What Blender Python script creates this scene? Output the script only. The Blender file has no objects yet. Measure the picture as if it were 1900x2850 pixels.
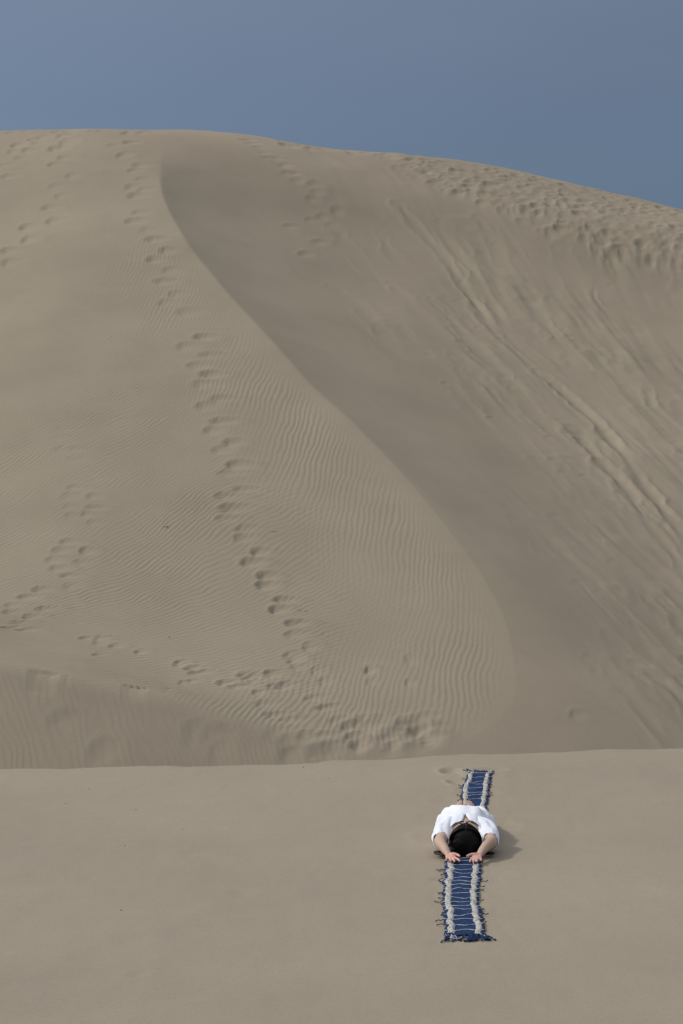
import bpy, bmesh, math, random
import numpy as np
from mathutils import Vector, Matrix

random.seed(11)
rng = np.random.RandomState(7)
scene = bpy.context.scene
COL = scene.collection

# ------------------------------------------------------------------ camera
cam_d = bpy.data.cameras.new('camera')
cam = bpy.data.objects.new('camera', cam_d); COL.objects.link(cam)
cam_d.sensor_fit = 'VERTICAL'; cam_d.sensor_height = 36.0
cam_d.lens = 5000.0/2850.0*36.0
cam_d.clip_start = 0.1; cam_d.clip_end = 6000.0
cam.location = (0, 0, 2.70); cam.rotation_euler = (math.radians(90), 0, 0)
scene.camera = cam

# ------------------------------------------------------------------ sky and sun
SUN_EL, SUN_AZ = 43.0, -84.0           # azimuth clockwise from +Y, degrees
SUN_STRENGTH, SKY_STRENGTH, EXPOSURE = 1.8, 0.078, 0.0
world = bpy.data.worlds.new('World'); scene.world = world; world.use_nodes = True
wn, wl = world.node_tree.nodes, world.node_tree.links
wn.clear()
w_out = wn.new('ShaderNodeOutputWorld'); w_bg = wn.new('ShaderNodeBackground')
sky = wn.new('ShaderNodeTexSky'); sky.sky_type = 'NISHITA'; sky.sun_disc = False
sky.sun_elevation = math.radians(SUN_EL); sky.sun_rotation = math.radians(SUN_AZ)
sky.altitude = 1200; sky.air_density = 1.0; sky.dust_density = 10.0; sky.ozone_density = 6.0
hsv = wn.new('ShaderNodeHueSaturation'); hsv.inputs['Hue'].default_value = 0.5
hsv.inputs['Saturation'].default_value = 0.90
w_bg.inputs['Strength'].default_value = SKY_STRENGTH
# very thin veil of cirrus, brightening the sky by a few per cent in soft patches
tc = wn.new('ShaderNodeTexCoord'); mp = wn.new('ShaderNodeMapping'); mp.inputs['Scale'].default_value = (2.2, 2.2, 7.0)
nz = wn.new('ShaderNodeTexNoise'); nz.inputs['Scale'].default_value = 1.6; nz.inputs['Detail'].default_value = 4
rmp = wn.new('ShaderNodeMapRange'); rmp.inputs['From Min'].default_value = 0.35; rmp.inputs['From Max'].default_value = 0.7
rmp.inputs['To Min'].default_value = 0.83; rmp.inputs['To Max'].default_value = 0.90
vm = wn.new('ShaderNodeVectorMath'); vm.operation = 'SCALE'
wl.new(tc.outputs['Generated'], mp.inputs['Vector']); wl.new(mp.outputs['Vector'], nz.inputs['Vector'])
wl.new(nz.outputs['Fac'], rmp.inputs['Value'])
tint = wn.new('ShaderNodeVectorMath'); tint.operation = 'MULTIPLY'; tint.inputs[1].default_value = (0.95, 1.05, 1.04)
wl.new(sky.outputs['Color'], tint.inputs[0]); wl.new(tint.outputs['Vector'], hsv.inputs['Color'])
wl.new(hsv.outputs['Color'], vm.inputs[0]); wl.new(rmp.outputs['Result'], vm.inputs['Scale'])
# added fill light: unseen upper sky brightened towards the zenith, faint low down
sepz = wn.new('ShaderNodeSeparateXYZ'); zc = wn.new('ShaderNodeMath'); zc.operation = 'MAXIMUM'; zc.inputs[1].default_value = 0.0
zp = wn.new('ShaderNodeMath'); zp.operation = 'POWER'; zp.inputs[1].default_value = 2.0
zenith_fill = wn.new('ShaderNodeVectorMath'); zenith_fill.operation = 'SCALE'; zenith_fill.inputs[0].default_value = (10.4, 10.05, 9.6)
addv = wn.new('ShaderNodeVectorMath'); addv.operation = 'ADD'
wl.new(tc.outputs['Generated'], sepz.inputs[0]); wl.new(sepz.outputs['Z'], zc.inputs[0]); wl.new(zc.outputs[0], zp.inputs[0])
wl.new(zp.outputs[0], zenith_fill.inputs['Scale']); wl.new(vm.outputs['Vector'], addv.inputs[0]); wl.new(zenith_fill.outputs['Vector'], addv.inputs[1])
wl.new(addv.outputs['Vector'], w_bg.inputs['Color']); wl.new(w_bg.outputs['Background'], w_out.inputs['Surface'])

sun_d = bpy.data.lights.new('sun', 'SUN'); sun = bpy.data.objects.new('sun', sun_d); COL.objects.link(sun)
sun_d.energy = SUN_STRENGTH; sun_d.angle = math.radians(5.0); sun_d.color = (1.0, 0.93, 0.82)
_e, _a = math.radians(SUN_EL), math.radians(SUN_AZ)
to_sun = Vector((math.sin(_a)*math.cos(_e), math.cos(_a)*math.cos(_e), math.sin(_e)))
sun.rotation_euler = (-to_sun).to_track_quat('-Z', 'Y').to_euler()

scene.view_settings.view_transform = 'Standard'; scene.view_settings.look = 'None'
scene.view_settings.gamma = 1.0; scene.view_settings.use_curve_mapping = False
scene.view_settings.exposure = EXPOSURE

F_PX, CX, CY, CAM_Z = 5000.0, 950.0, 1425.0, 2.70

def hash2(ix, iy, seed):
    h = (ix.astype(np.int64) * 374761393 + iy.astype(np.int64) * 668265263 + seed * 974634777) & 0xFFFFFFFF
    h = ((h ^ (h >> 13)) * 1274126177) & 0xFFFFFFFF
    return (h ^ (h >> 16)) & 0xFFFF

def noise(x, y, seed=0):
    """gradient noise, about -1..1"""
    ix, iy = np.floor(x), np.floor(y)
    fx, fy = x - ix, y - iy
    ux, uy = fx*fx*fx*(fx*(fx*6-15)+10), fy*fy*fy*(fy*(fy*6-15)+10)
    def g(dx, dy):
        a = hash2(ix + dx, iy + dy, seed) * (2*math.pi/65536.0)
        return np.cos(a)*(fx-dx) + np.sin(a)*(fy-dy)
    a, b, c, d = g(0, 0), g(1, 0), g(0, 1), g(1, 1)
    return 1.5*((a + (b-a)*ux)*(1-uy) + (c + (d-c)*ux)*uy)

def fbm(x, y, seed, octv=3):
    s, a = 0.0, 1.0
    for o in range(octv):
        s = s + a*noise(x, y, seed+o*17); x = x*2.03+3.1; y = y*2.03+7.7; a *= 0.5
    return s

def smin(a, b, k):
    h = np.clip(0.5 + 0.5*(b-a)/k, 0, 1)
    return b + (a-b)*h - k*h*(1-h)
def smax(a, b, k): return -smin(-a, -b, k)
def sstep(a, b, x):
    t = np.clip((x-a)/(b-a), 0, 1); return t*t*(3-2*t)

def table(xs, ys, sigma):
    """smooth piecewise curve: linear table blurred by a gaussian"""
    st = 0.05; X = np.arange(xs[0]-4*sigma, xs[-1]+4*sigma, st); Y = np.interp(X, xs, ys)
    n = int(3*sigma/st); k = np.exp(-0.5*(np.arange(-n, n+1)*st/sigma)**2); k /= k.sum()
    Y = np.convolve(np.pad(Y, n, mode='edge'), k, 'valid')
    return lambda q: np.interp(q, X, Y)

# ---- windward (rippled) flank of the big dune, with the low berm at its foot
foot_y = table([-60, -12, 0, 20, 60], [28.8, 28.6, 28.2, 25.0, 25.0], 1.2)
rise_y = table([-60, -12, 0, 20, 60], [33.4, 33.2, 28.3, 25.0, 25.0], 1.2)
berm_z = table([-30, -8, -5.4, -3.35, -1.27, 0.2, 1.6, 3.0, 8.0, 30], [0.9, 0.60, 0.28, -0.09, -0.50, -0.78, -0.98, -1.12, -1.3, -1.3], 0.6)
def z_wind(x, y):
    v = y - foot_y(x)
    zb = berm_z(x)
    vp = np.maximum(y - rise_y(x), 0)
    return zb + smin(0.07*v, 0.74*v, 0.16) + 0.49*np.where(vp < 7, vp*vp/14.0, vp-3.5)

# ---- slip face: a bowl round a centre low on the right
BOWL = (18.0, 12.0)
BRINK_PX = [(445, 509), (451, 545), (479, 606), (521, 679), (570, 739), (654, 836), (751, 939), (872, 1078), (969, 1163),
            (1090, 1284), (1207, 1418), (1298, 1527), (1364, 1624), (1410, 1733), (1424, 1830), (1430, 1930)]

def unproject(px, py, fn, d0=19.0, d1=140.0, n=2500):
    d = np.linspace(d0, d1, n)
    x = (px-CX)/F_PX*d; z = CAM_Z + (CY-py)/F_PX*d
    h = fn(x, d)
    hit = np.nonzero(h > z)[0]
    if len(hit) == 0: return None
    i = hit[0]
    if i == 0: return (x[0], d[0], h[0])
    t0, t1 = z[i-1]-h[i-1], h[i]-z[i]
    t = t0/(t0+t1)
    dd = d[i-1] + t*(d[i]-d[i-1])
    return ((px-CX)/F_PX*dd, dd, CAM_Z + (CY-py)/F_PX*dd)

BR3 = np.array([unproject(px, py, z_wind) for px, py in BRINK_PX])
_R = np.hypot(BR3[:, 0]-BOWL[0], BR3[:, 1]-BOWL[1])
_o = np.argsort(_R)
_Rs, _Zs = _R[_o], BR3[_o, 2]
slip_profile = table(np.concatenate([[_Rs[0]-18], _Rs, [_Rs[-1]+60]]), np.concatenate([[_Zs[0]-10.8], _Zs, [_Zs[-1]+36]]), 0.5)
def z_slip(x, y):
    R = np.hypot(x-BOWL[0], y-BOWL[1])
    return slip_profile(R)

RX = [-40, -12, -8, -4, -1, 2, 6, 10, 15, 22, 40, 80]
RY = [60, 60, 60, 60, 61, 64, 69, 73, 77, 80, 80, 80]
RZ = [16.9, 17.33, 16.76, 17.28, 16.48, 16.8, 16.64, 15.57, 14.08, 13.0, 6.0, 2.0]
ridge_y, ridge_z = table(RX, RY, 1.6), table(RX, RZ, 1.6)
round_k = table([-8, -2, 2, 8, 14], [2.4, 2.6, 3.5, 5.0, 5.0], 1.2)
edge_k = table([24, 28, 31, 34, 36.5, 39.5, 50, 56.5, 58, 60, 64, 68], [1.2, 1.1, 0.85, 0.50, 0.20, 0.04, 0.02, 0.02, 0.25, 1.0, 1.4, 1.4], 0.4)
scoop_a = table([24, 30, 35, 40, 55, 57.5, 60, 90], [0.0, 0.12, 0.6, 1.0, 1.05, 0.75, 0.0, 0.0], 0.7)
def z_cap(x, y):
    Yr, Zr = ridge_y(x), ridge_z(x)
    t = y - Yr
    return Zr - np.where(t > 0, 0.012*t*t/(1+0.03*np.abs(t)), 0.006*t*t/(1+0.1*np.abs(t)))
def z_dune(x, y):
    w, s = z_wind(x, y), z_slip(x, y)
    d = smin(w, s, edge_k(y))
    d = d - 1.45*scoop_a(y)*(1-np.exp(-np.maximum(w-s, 0)/1.9))      # the slip face hollows out below its brink
    d = smin(d, z_cap(x, y), round_k(x))
    return np.maximum(d, -3.0)

# ---- near sand apron that ends in a crisp lip in front of the hollow
LIP_PX = [(-300, 2140), (0, 2135), (240, 2130), (480, 2128), (680, 2126), (870, 2122), (925, 2114), (1090, 2110), (1310, 2097), (1430, 2098),
          (1575, 2092), (1650, 2086), (1900, 2081), (2200, 2074)]
def z_apron(x, y):
    z = 0.004*np.clip(y-12, 0, 12)**2 + 0.012*np.clip(x, -8, 8)*sstep(10, 18, y)
    return z
LIP3 = np.array([unproject(px, py, z_apron, 8.0, 30.0) for px, py in LIP_PX])
def lip_y(x):
    return np.interp(x, LIP3[:, 0], LIP3[:, 1]) + 0.02*noise(x*1.7, x*0+3.3, 5)
def z_near(x, y):
    yl = lip_y(x)
    k = np.interp(x, [-4, -1.8, 0.0], [0.16, 0.08, 0.03])
    zl = z_apron(x, yl)
    z = smin(z_apron(x, y), zl - 0.62*(y-yl), k)
    z = z + 0.016*noise(x*1.25, x*0+8.1, 44)*np.exp(-((y-yl)/0.35)**2) + 0.006*noise(x*4.1, x*0+2.1, 45)*np.exp(-((y-yl)/0.15)**2)
    back = sstep(6, -40, y)
    z = z + 0.012*noise(x*0.45, y*0.3, 41)*sstep(19, 16, y) - 1.2*back
    return np.maximum(z, -4.2)

# ------------------------------------------------------------------ mesh helpers
def grid_mesh(name, X, Y, Z, mat):
    nr, nc = X.shape
    co = np.empty((nr*nc, 3), np.float32)
    co[:, 0] = X.ravel(); co[:, 1] = Y.ravel(); co[:, 2] = Z.ravel()
    i = np.arange(nr*nc).reshape(nr, nc)
    q = np.stack([i[:-1, :-1], i[:-1, 1:], i[1:, 1:], i[1:, :-1]], -1).reshape(-1, 4).astype(np.int32)
    me = bpy.data.meshes.new(name)
    me.vertices.add(len(co)); me.vertices.foreach_set('co', co.ravel())
    me.loops.add(q.size); me.loops.foreach_set('vertex_index', q.ravel())
    me.polygons.add(len(q)); me.polygons.foreach_set('loop_start', np.arange(0, q.size, 4, dtype=np.int32))
    me.polygons.foreach_set('use_smooth', np.ones(len(q), bool))
    me.update(calc_edges=True); me.validate()
    me.materials.append(mat)
    o = bpy.data.objects.new(name, me); COL.objects.link(o)
    return o

def principled(name, color, rough=0.8, spec=0.3):
    m = bpy.data.materials.new(name); m.use_nodes = True
    b = m.node_tree.nodes['Principled BSDF']
    b.inputs['Base Color'].default_value = (*color, 1); b.inputs['Roughness'].default_value = rough
    b.inputs['Specular IOR Level'].default_value = spec
    return m, m.node_tree.nodes, m.node_tree.links, b

def mottle(m_tuple, c0, c1, scale, detail=4, bump=0.0, bump_scale=100.0, dist=0.01, lo=0.3, hi=0.7, stretch=(1, 1, 1)):
    m, n, l, b = m_tuple
    tc = n.new('ShaderNodeTexCoord'); mp = n.new('ShaderNodeMapping'); mp.inputs['Scale'].default_value = stretch
    nz = n.new('ShaderNodeTexNoise'); nz.inputs['Scale'].default_value = scale; nz.inputs['Detail'].default_value = detail
    rp = n.new('ShaderNodeValToRGB')
    rp.color_ramp.elements[0].position = lo; rp.color_ramp.elements[0].color = (*c0, 1)
    rp.color_ramp.elements[1].position = hi; rp.color_ramp.elements[1].color = (*c1, 1)
    l.new(tc.outputs['Object'], mp.inputs['Vector']); l.new(mp.outputs['Vector'], nz.inputs['Vector'])
    l.new(nz.outputs['Fac'], rp.inputs['Fac']); l.new(rp.outputs['Color'], b.inputs['Base Color'])
    if bump:
        n2 = n.new('ShaderNodeTexNoise'); n2.inputs['Scale'].default_value = bump_scale; n2.inputs['Detail'].default_value = 3
        bp = n.new('ShaderNodeBump'); bp.inputs['Strength'].default_value = bump; bp.inputs['Distance'].default_value = dist
        l.new(mp.outputs['Vector'], n2.inputs['Vector']); l.new(n2.outputs['Fac'], bp.inputs['Height'])
        l.new(bp.outputs['Normal'], b.inputs['Normal'])
    return m

def sand_material(name, c0, c1):
    m, n, l, b = principled(name, c0, 0.95, 0.12)
    tc = n.new('ShaderNodeTexCoord')
    big = n.new('ShaderNodeTexNoise'); big.inputs['Scale'].default_value = 0.22; big.inputs['Detail'].default_value = 6; big.inputs['Roughness'].default_value = 0.62
    grain = n.new('ShaderNodeTexNoise'); grain.inputs['Scale'].default_value = 38.0; grain.inputs['Detail'].default_value = 5; grain.inputs['Roughness'].default_value = 0.7
    mixf = n.new('ShaderNodeMath'); mixf.operation = 'MULTIPLY_ADD'; mixf.inputs[1].default_value = 0.55
    half = n.new('ShaderNodeMath'); half.operation = 'MULTIPLY'; half.inputs[1].default_value = 0.45
    rp = n.new('ShaderNodeValToRGB')
    rp.color_ramp.elements[0].position = 0.36; rp.color_ramp.elements[0].color = (*c0, 1)
    rp.color_ramp.elements[1].position = 0.64; rp.color_ramp.elements[1].color = (*c1, 1)
    l.new(tc.outputs['Object'], big.inputs['Vector']); l.new(tc.outputs['Object'], grain.inputs['Vector'])
    l.new(grain.outputs['Fac'], half.inputs[0]); l.new(big.outputs['Fac'], mixf.inputs[0]); l.new(half.outputs[0], mixf.inputs[2])
    l.new(mixf.outputs[0], rp.inputs['Fac']); l.new(rp.outputs['Color'], b.inputs['Base Color'])
    bp = n.new('ShaderNodeBump'); bp.inputs['Strength'].default_value = 0.35; bp.inputs['Distance'].default_value = 0.004
    fine = n.new('ShaderNodeTexNoise'); fine.inputs['Scale'].default_value = 60.0; fine.inputs['Detail'].default_value = 4
    l.new(tc.outputs['Object'], fine.inputs['Vector']); l.new(fine.outputs['Fac'], bp.inputs['Height'])
    l.new(bp.outputs['Normal'], b.inputs['Normal'])
    return m

SAND = sand_material('sand', (0.274, 0.232, 0.180), (0.341, 0.292, 0.229))
DUNE_SAND = sand_material('dune_sand', (0.272, 0.229, 0.172), (0.339, 0.288, 0.218))

# ------------------------------------------------------------------ big dune
def grow(start, step, end, ratio):
    out, v, s = [], start, step
    while v < end:
        s *= ratio; v += s; out.append(v)
    return np.array(out)
u_core = np.arange(-0.232, 0.2321, 0.0006)
u_out = grow(0.2326, 0.0006, 6.0, 1.22)
U = np.concatenate([-u_out[::-1], u_core, u_out])
y_core = 21.0*np.exp(np.arange(0, math.log(82/21.0), 0.0012))
y_far = grow(y_core[-1], 0.1, 900.0, 1.25)
YR = np.concatenate([y_core, y_far])
DX = U[None, :]*YR[:, None]; DY = np.repeat(YR[:, None], len(U), 1)
ZW, ZS = z_wind(DX, DY), z_slip(DX, DY)
DZ = z_dune(DX, DY)
core = np.abs(DX/DY) < 0.26

# large soft unevenness
DZ += 0.05*noise(DX*0.22, DY*0.16, 3) + 0.02*noise(DX*0.6, DY*0.4, 4)

# wind ripples on the rippled flank
wind_mask = sstep(0.0, 0.25, ZS - ZW)*sstep(82, 70, DY)
v_foot = DY - foot_y(DX)
lam = 0.112
wx = 0.42*noise(DX*0.16, DY*0.10, 21) + 0.16*noise(DX*0.55, DY*0.33, 22) + 0.065*noise(DX*1.6, DY*0.95, 23) + 0.034*noise(DX*4.3, DY*2.4, 24)
def saw(ph):
    f = ph - np.floor(ph)
    return np.where(f < 0.70, f/0.70, (1-f)/0.30)
def ripple(ph):
    s = saw(ph); return s*s*(3-2*s)
ph1 = (0.72*DX - 0.68*DY + 1.1*wx)/lam
ph2 = (0.99*DX - 0.10*DY + 0.8*wx)/lam*1.06
near_brink = sstep(2.4, 0.6, (ZS-ZW)/0.5 + 0.5*noise(DX*0.5, DY*0.3, 31))*sstep(56, 47, DY)
r = ripple(ph1)*(1-near_brink) + ripple(ph2)*near_brink
patch = np.clip(0.75 + 0.55*fbm(DX*0.45, DY*0.30, 33, 2), 0.5, 1.25)
amp = np.interp(DX, [-8, 0, 4], [0.0185, 0.0125, 0.0062])*patch*np.interp(DY, [27, 40, 52, 62], [1.0, 1.0, 1.0, 0.8])
berm = sstep(0.15, -0.35, v_foot)*sstep(2.0, -0.5, DX)
ph3 = (0.90*DX + 0.44*DY + 1.6*wx)/0.118
DZ += wind_mask*(1-berm)*amp*r*sstep(-0.4, 0.5, v_foot + 0.6*sstep(-1, 2, DX)) + berm*0.0040*ripple(ph3)*np.clip(0.8+0.5*noise(DX*0.7, DY*0.7, 35), 0.2, 1.2)*sstep(-5.5, -3.5, v_foot)

# avalanche streaks on the slip face, running down the bowl
TH = np.arctan2(DY-BOWL[1], -(DX-BOWL[0])); RR = np.hypot(DX-BOWL[0], DY-BOWL[1])
slip_mask = sstep(0.1, 1.0, ZW - ZS)
right = sstep(0.5, 2.6, ZW - ZS + 0.5*noise(RR*0.3, TH*8, 51))
thw = TH + 0.006*noise(TH*14, RR*0.16, 52)
streak = 0.55*fbm(thw*34, RR*0.16, 53, 2) + 0.45*fbm(thw*85, RR*0.33, 54, 2)
broken = np.clip(0.35 + 0.9*fbm(TH*16, RR*0.28, 55, 2), 0, 1.3)
DZ += slip_mask*streak*broken*(0.008 + 0.072*right)
DZ += slip_mask*right*0.020*fbm(TH*40, RR*1.1, 56, 2)*broken

def dent(px=None, py=None, rx=0.17, ry=0.13, depth=0.06, pos=None, rim=0.22, skew=1.0):
    """one trodden mark: steep wall on the left, tail drawn out to the right, soft rim"""
    p = pos if pos is not None else unproject(px, py, z_dune, 21.5, 100.0, 1500)
    if p is None: return
    cx, cy = p[0], p[1]
    r0, r1 = np.searchsorted(YR, [cy-3.2*ry, cy+3.2*ry])
    c0, c1 = np.searchsorted(U, [(cx-3.4*rx)/cy, (cx+4.2*rx)/cy])
    if r1 <= r0 or c1 <= c0: return
    # lay the long axis along the contour, as the foot levels itself on the slope
    q = np.array([cx-0.3, cx+0.3, cx, cx]); w = np.array([cy, cy, cy-0.3, cy+0.3]); hh = z_dune(q, w)
    sl = -np.clip((hh[1]-hh[0])/max(hh[3]-hh[2], 0.12), -0.9, 0.9)
    a0 = DX[r0:r1, c0:c1]-cx
    b = (DY[r0:r1, c0:c1]-cy-sl*a0)/ry; a = a0/rx
    a = np.where(a < 0, a*(1+0.55*skew), a*(1-0.30*skew))
    rot = random.uniform(-0.15, 0.15); a, b = a*math.cos(rot)+b*math.sin(rot), -a*math.sin(rot)+b*math.cos(rot)
    rr = np.sqrt(a*a+b*b) + 0.16*noise(a*1.3+cx*9, b*1.3+cy*9, 71)
    bowl = np.exp(-np.clip(rr, 0, None)**2.4)
    tail = np.clip(0.62 - 0.42*a, 0.12, 1.1)
    DZ[r0:r1, c0:c1] += -depth*bowl*tail + rim*depth*np.exp(-((rr-1.5)/0.42)**2)*np.clip(0.6+0.5*b, 0.1, 1.2)

def trail(pts, s, ox, oy, rx, ry, depth, **kw):
    for zx, zy in pts:
        f = random.uniform(0.8, 1.15)
        dent(ox + zx*s, oy + zy*s, 1.2*rx*f, ry*random.uniform(0.75, 1.2), 0.80*depth*random.uniform(0.55, 1.25), **kw)
K = 0.606
# trail climbing the rippled flank
trail([(580,157),(510,170),(572,205),(545,220),(632,265),(600,290),(636,330),(592,367),(646,378),(612,405),(625,485),(600,525),(670,565),(690,610),
       (750,660),(690,700),(765,745),(735,795),(795,855),(745,895),(845,940)], K, 8, 300, 0.24, 0.20, 0.090)
trail([(930,1055),(850,1100),(965,1140),(900,1190),(962,1230),(930,1275)], K, 0, 300, 0.26, 0.16, 0.095)
trail([(1012,185),(945,215),(1012,285),(970,325),(1062,385),(1010,418),(1082,490),(1050,525),(1112,600),(1032,630),(1062,688),(1032,735)], K, 0, 1000, 0.22, 0.14, 0.105)
trail([(1118,785),(1112,825),(1182,890),(1145,937),(1215,1000),(1212,1042),(1295,1110),(1268,1157),(1350,1220),(1347,1272)], K, 0, 1000, 0.17, 0.12, 0.100)
trail([(1418,177),(1338,212),(1368,262),(1245,290),(1262,347),(1300,343),(1092,345),(1030,330),(1212,422),(1435,397),(1255,470),(1335,490),(1490,440),
       (1545,500),(905,282),(880,262),(1130,295),(1165,300)], K, 0, 1700, 0.15, 0.17, 0.060)
trail([(640,190),(525,165),(455,150),(395,127),(450,205),(455,130)], K, 0, 1700, 0.11, 0.16, 0.04)
# wandering prints low on the left flank
trail([(310,845),(275,885),(395,885),(240,930),(370,940),(260,970),(310,1000),(322,1048),(182,1065),(120,1095),(50,1132),(202,1148),(45,1163),(138,1185),
       (85,1213),(40,1237),(112,1247)], K, 0, 1000, 0.15, 0.12, 0.060)
trail([(340,590),(320,632),(425,632),(320,680),(430,685),(400,715),(330,725),(430,755)], K, 0, 1000, 0.17, 0.12, 0.045)
trail([(285,315),(270,355),(280,410),(355,405),(350,455)], K, 0, 1000, 0.20, 0.13, 0.025)
# prints high on the left flank
trail([(75,175),(60,205),(128,200),(170,165),(252,190),(155,150),(92,235),(292,230),(245,262),(20,268),(330,315),(35,320),(258,360),(282,408),
       (222,460),(245,520),(122,548),(128,605),(40,655),(40,710)], K, 0, 300, 0.24, 0.22, 0.095)
trail([(335,118),(285,130),(300,165),(270,112),(320,108),(200,138),(430,105),(470,104),(590,112),(660,112),(60,118),(120,112)], K, 0, 300, 0.26, 0.45, 0.080)
# steps over the top of the slip face
trail([(1130,150),(1160,165),(1190,185),(1200,200),(1215,210),(1240,230),(1270,240),(1290,255),(1310,265),(1330,300),(1360,305),(1370,335),(1460,390),(1445,360),
       (1550,475),(1435,420),(1470,620),(1405,675),(1430,515),(1340,545),(1480,505),(1520,545)], K, 0, 300, 0.20, 0.20, 0.050, skew=0.3)
# big scoops on the berm and at the foot of the flank
trail([(1285,560),(1345,605),(1340,660),(905,570),(1000,585),(1015,660),(480,655),(300,510),(1420,560),(1500,560),(1470,640),(1550,620)], K, 0, 1700, 0.18, 0.20, 0.036, skew=0.4)
for _ in range(34):
    dent(random.uniform(960, 1210), random.uniform(1985, 2090), random.uniform(0.12, 0.26), random.uniform(0.14, 0.3), random.uniform(0.015, 0.042), skew=0.3)
for _ in range(14):
    dent(random.uniform(420, 1150), 1850 + random.gauss(0, 22) + 0.12*random.uniform(0, 600), random.uniform(0.08, 0.14), random.uniform(0.12, 0.2), random.uniform(0.02, 0.045))
dent(1604, 1990, 0.16, 0.14, 0.022)
# trampled ground along the right-hand skyline
SKY = ([0, 290, 606, 775, 1090, 1370, 1612, 1900, 2000], [358, 358, 367, 390, 426, 460, 515, 584, 610])
for _ in range(470):
    px = 1090 + 910*random.random()**0.7
    top = np.interp(px, *SKY); deep = np.interp(px, [1050, 1250, 1500, 1700, 2000], [25, 90, 150, 190, 150])
    py = top + 5 + deep*random.random()**1.25
    dent(px, py, random.uniform(0.13, 0.30), random.uniform(0.16, 0.42), random.uniform(0.008, 0.034), skew=0.2, rim=0.6)
for _ in range(40):
    px = random.uniform(780, 1100); dent(px, np.interp(px, *SKY) + random.uniform(2, 14), 0.3, 0.5, 0.028)
# single steps and small slumps scattered down the slip face
for _ in range(26):
    px = random.uniform(1000, 1990); py = random.uniform(560, 1950)
    bx = np.interp(py, [p[1] for p in BRINK_PX], [p[0] for p in BRINK_PX])
    if px < bx + 170 + 260*random.random(): continue
    dent(px, py, random.uniform(0.07, 0.15), random.uniform(0.08, 0.16), random.uniform(0.008, 0.018), skew=-0.2, rim=0.4)

def track(pts, width, depth, world_pts=None):
    P = world_pts or [unproject(px, py, z_dune, 21.5, 110.0, 1500) for px, py in pts]
    P = [p for p in P if p is not None]
    ys = [p[1] for p in P]; us = [p[0]/p[1] for p in P]
    r0, r1 = np.searchsorted(YR, [min(ys)-1.2, max(ys)+1.2]); c0, c1 = np.searchsorted(U, [min(us)-0.02, max(us)+0.02])
    X, Y = DX[r0:r1, c0:c1], DY[r0:r1, c0:c1]
    best = np.full(X.shape, 1e9); side = np.zeros(X.shape)
    for (ax, ay, _), (bx, by, _) in zip(P[:-1], P[1:]):
        ex, ey = bx-ax, by-ay; L2 = ex*ex+ey*ey
        t = np.clip(((X-ax)*ex+(Y-ay)*ey)/L2, 0, 1)
        d = np.hypot(X-ax-t*ex, Y-ay-t*ey)
        m = d < best; best = np.where(m, d, best)
    w = 1.15*width*(1+0.7*noise(X*0.9, Y*0.9, 81)+0.3*noise(X*2.7, Y*2.7, 83))
    q = best/w
    e0 = np.hypot(X-P[0][0], Y-P[0][1]); e1 = np.hypot(X-P[-1][0], Y-P[-1][1])
    fade = np.clip(0.7+0.7*noise(X*0.6, Y*0.6, 82), 0.1, 1.2)*sstep(0, 0.35, e0)*sstep(0, 1.6, e1)
    DZ[r0:r1, c0:c1] += 0.52*fade*depth*(-np.exp(-q**2.2*1.2) + 0.55*np.exp(-((q-1.6)/0.5)**2))
track([(1107,567),(1175,645),(1241,718),(1314,827),(1360,905),(1410,973)], 0.13, 0.075)
track([(1205,627),(1262,690),(1320,760),(1372,852),(1420,930)], 0.14, 0.050)
track([(1310,640),(1370,720),(1440,800),(1500,870)], 0.26, 0.055)
track([(1647,639),(1700,720),(1756,815)], 0.14, 0.10)
track([(1665,690),(1710,770),(1738,830)], 0.16, 0.06)
track([(1507,1036),(1580,1096),(1665,1176),(1740,1270),(1810,1370),(1900,1485),(1985,1600)], 0.14, 0.085)
track([(1600,1190),(1680,1290),(1760,1390),(1850,1510),(1960,1650)], 0.14, 0.06)
track([(1440,790),(1500,870),(1560,960),(1610,1050)], 0.20, 0.05)
track([(1560,700),(1600,780),(1650,880)], 0.22, 0.05)
track([(1270,1000),(1330,1090),(1400,1180),(1470,1270)], 0.22, 0.03)
track([(1690,1000),(1760,1090),(1830,1180),(1910,1280)], 0.24, 0.05)
# many small sand slides between them, each running straight down the bowl
for _ in range(130):
    py = random.uniform(600, 1950); bx = np.interp(py, [p[1] for p in BRINK_PX], [p[0] for p in BRINK_PX])
    px = random.uniform(bx+200, 2050)
    p = unproject(px, py, z_dune, 21.5, 110.0, 800)
    if p is None or p[2] < -1.5: continue
    ux, uy = BOWL[0]-p[0], BOWL[1]-p[1]; L = math.hypot(ux, uy); ux /= L; uy /= L
    n = random.uniform(1.2, 5.0); pts = [(p[0]+ux*n*t+0.10*random.gauss(0, 1)*uy, p[1]+uy*n*t-0.10*random.gauss(0, 1)*ux, 0) for t in (0, 0.35, 0.7, 1)]
    f = np.interp(px-bx, [200, 600], [0.35, 1.0])
    track(None, random.uniform(0.08, 0.24), f*random.uniform(0.018, 0.055), pts)
    if random.random() < 0.3: dent(rx=random.uniform(0.10, 0.18), ry=0.14, depth=0.015*f, pos=p, skew=0.0, rim=0.3)
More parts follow.
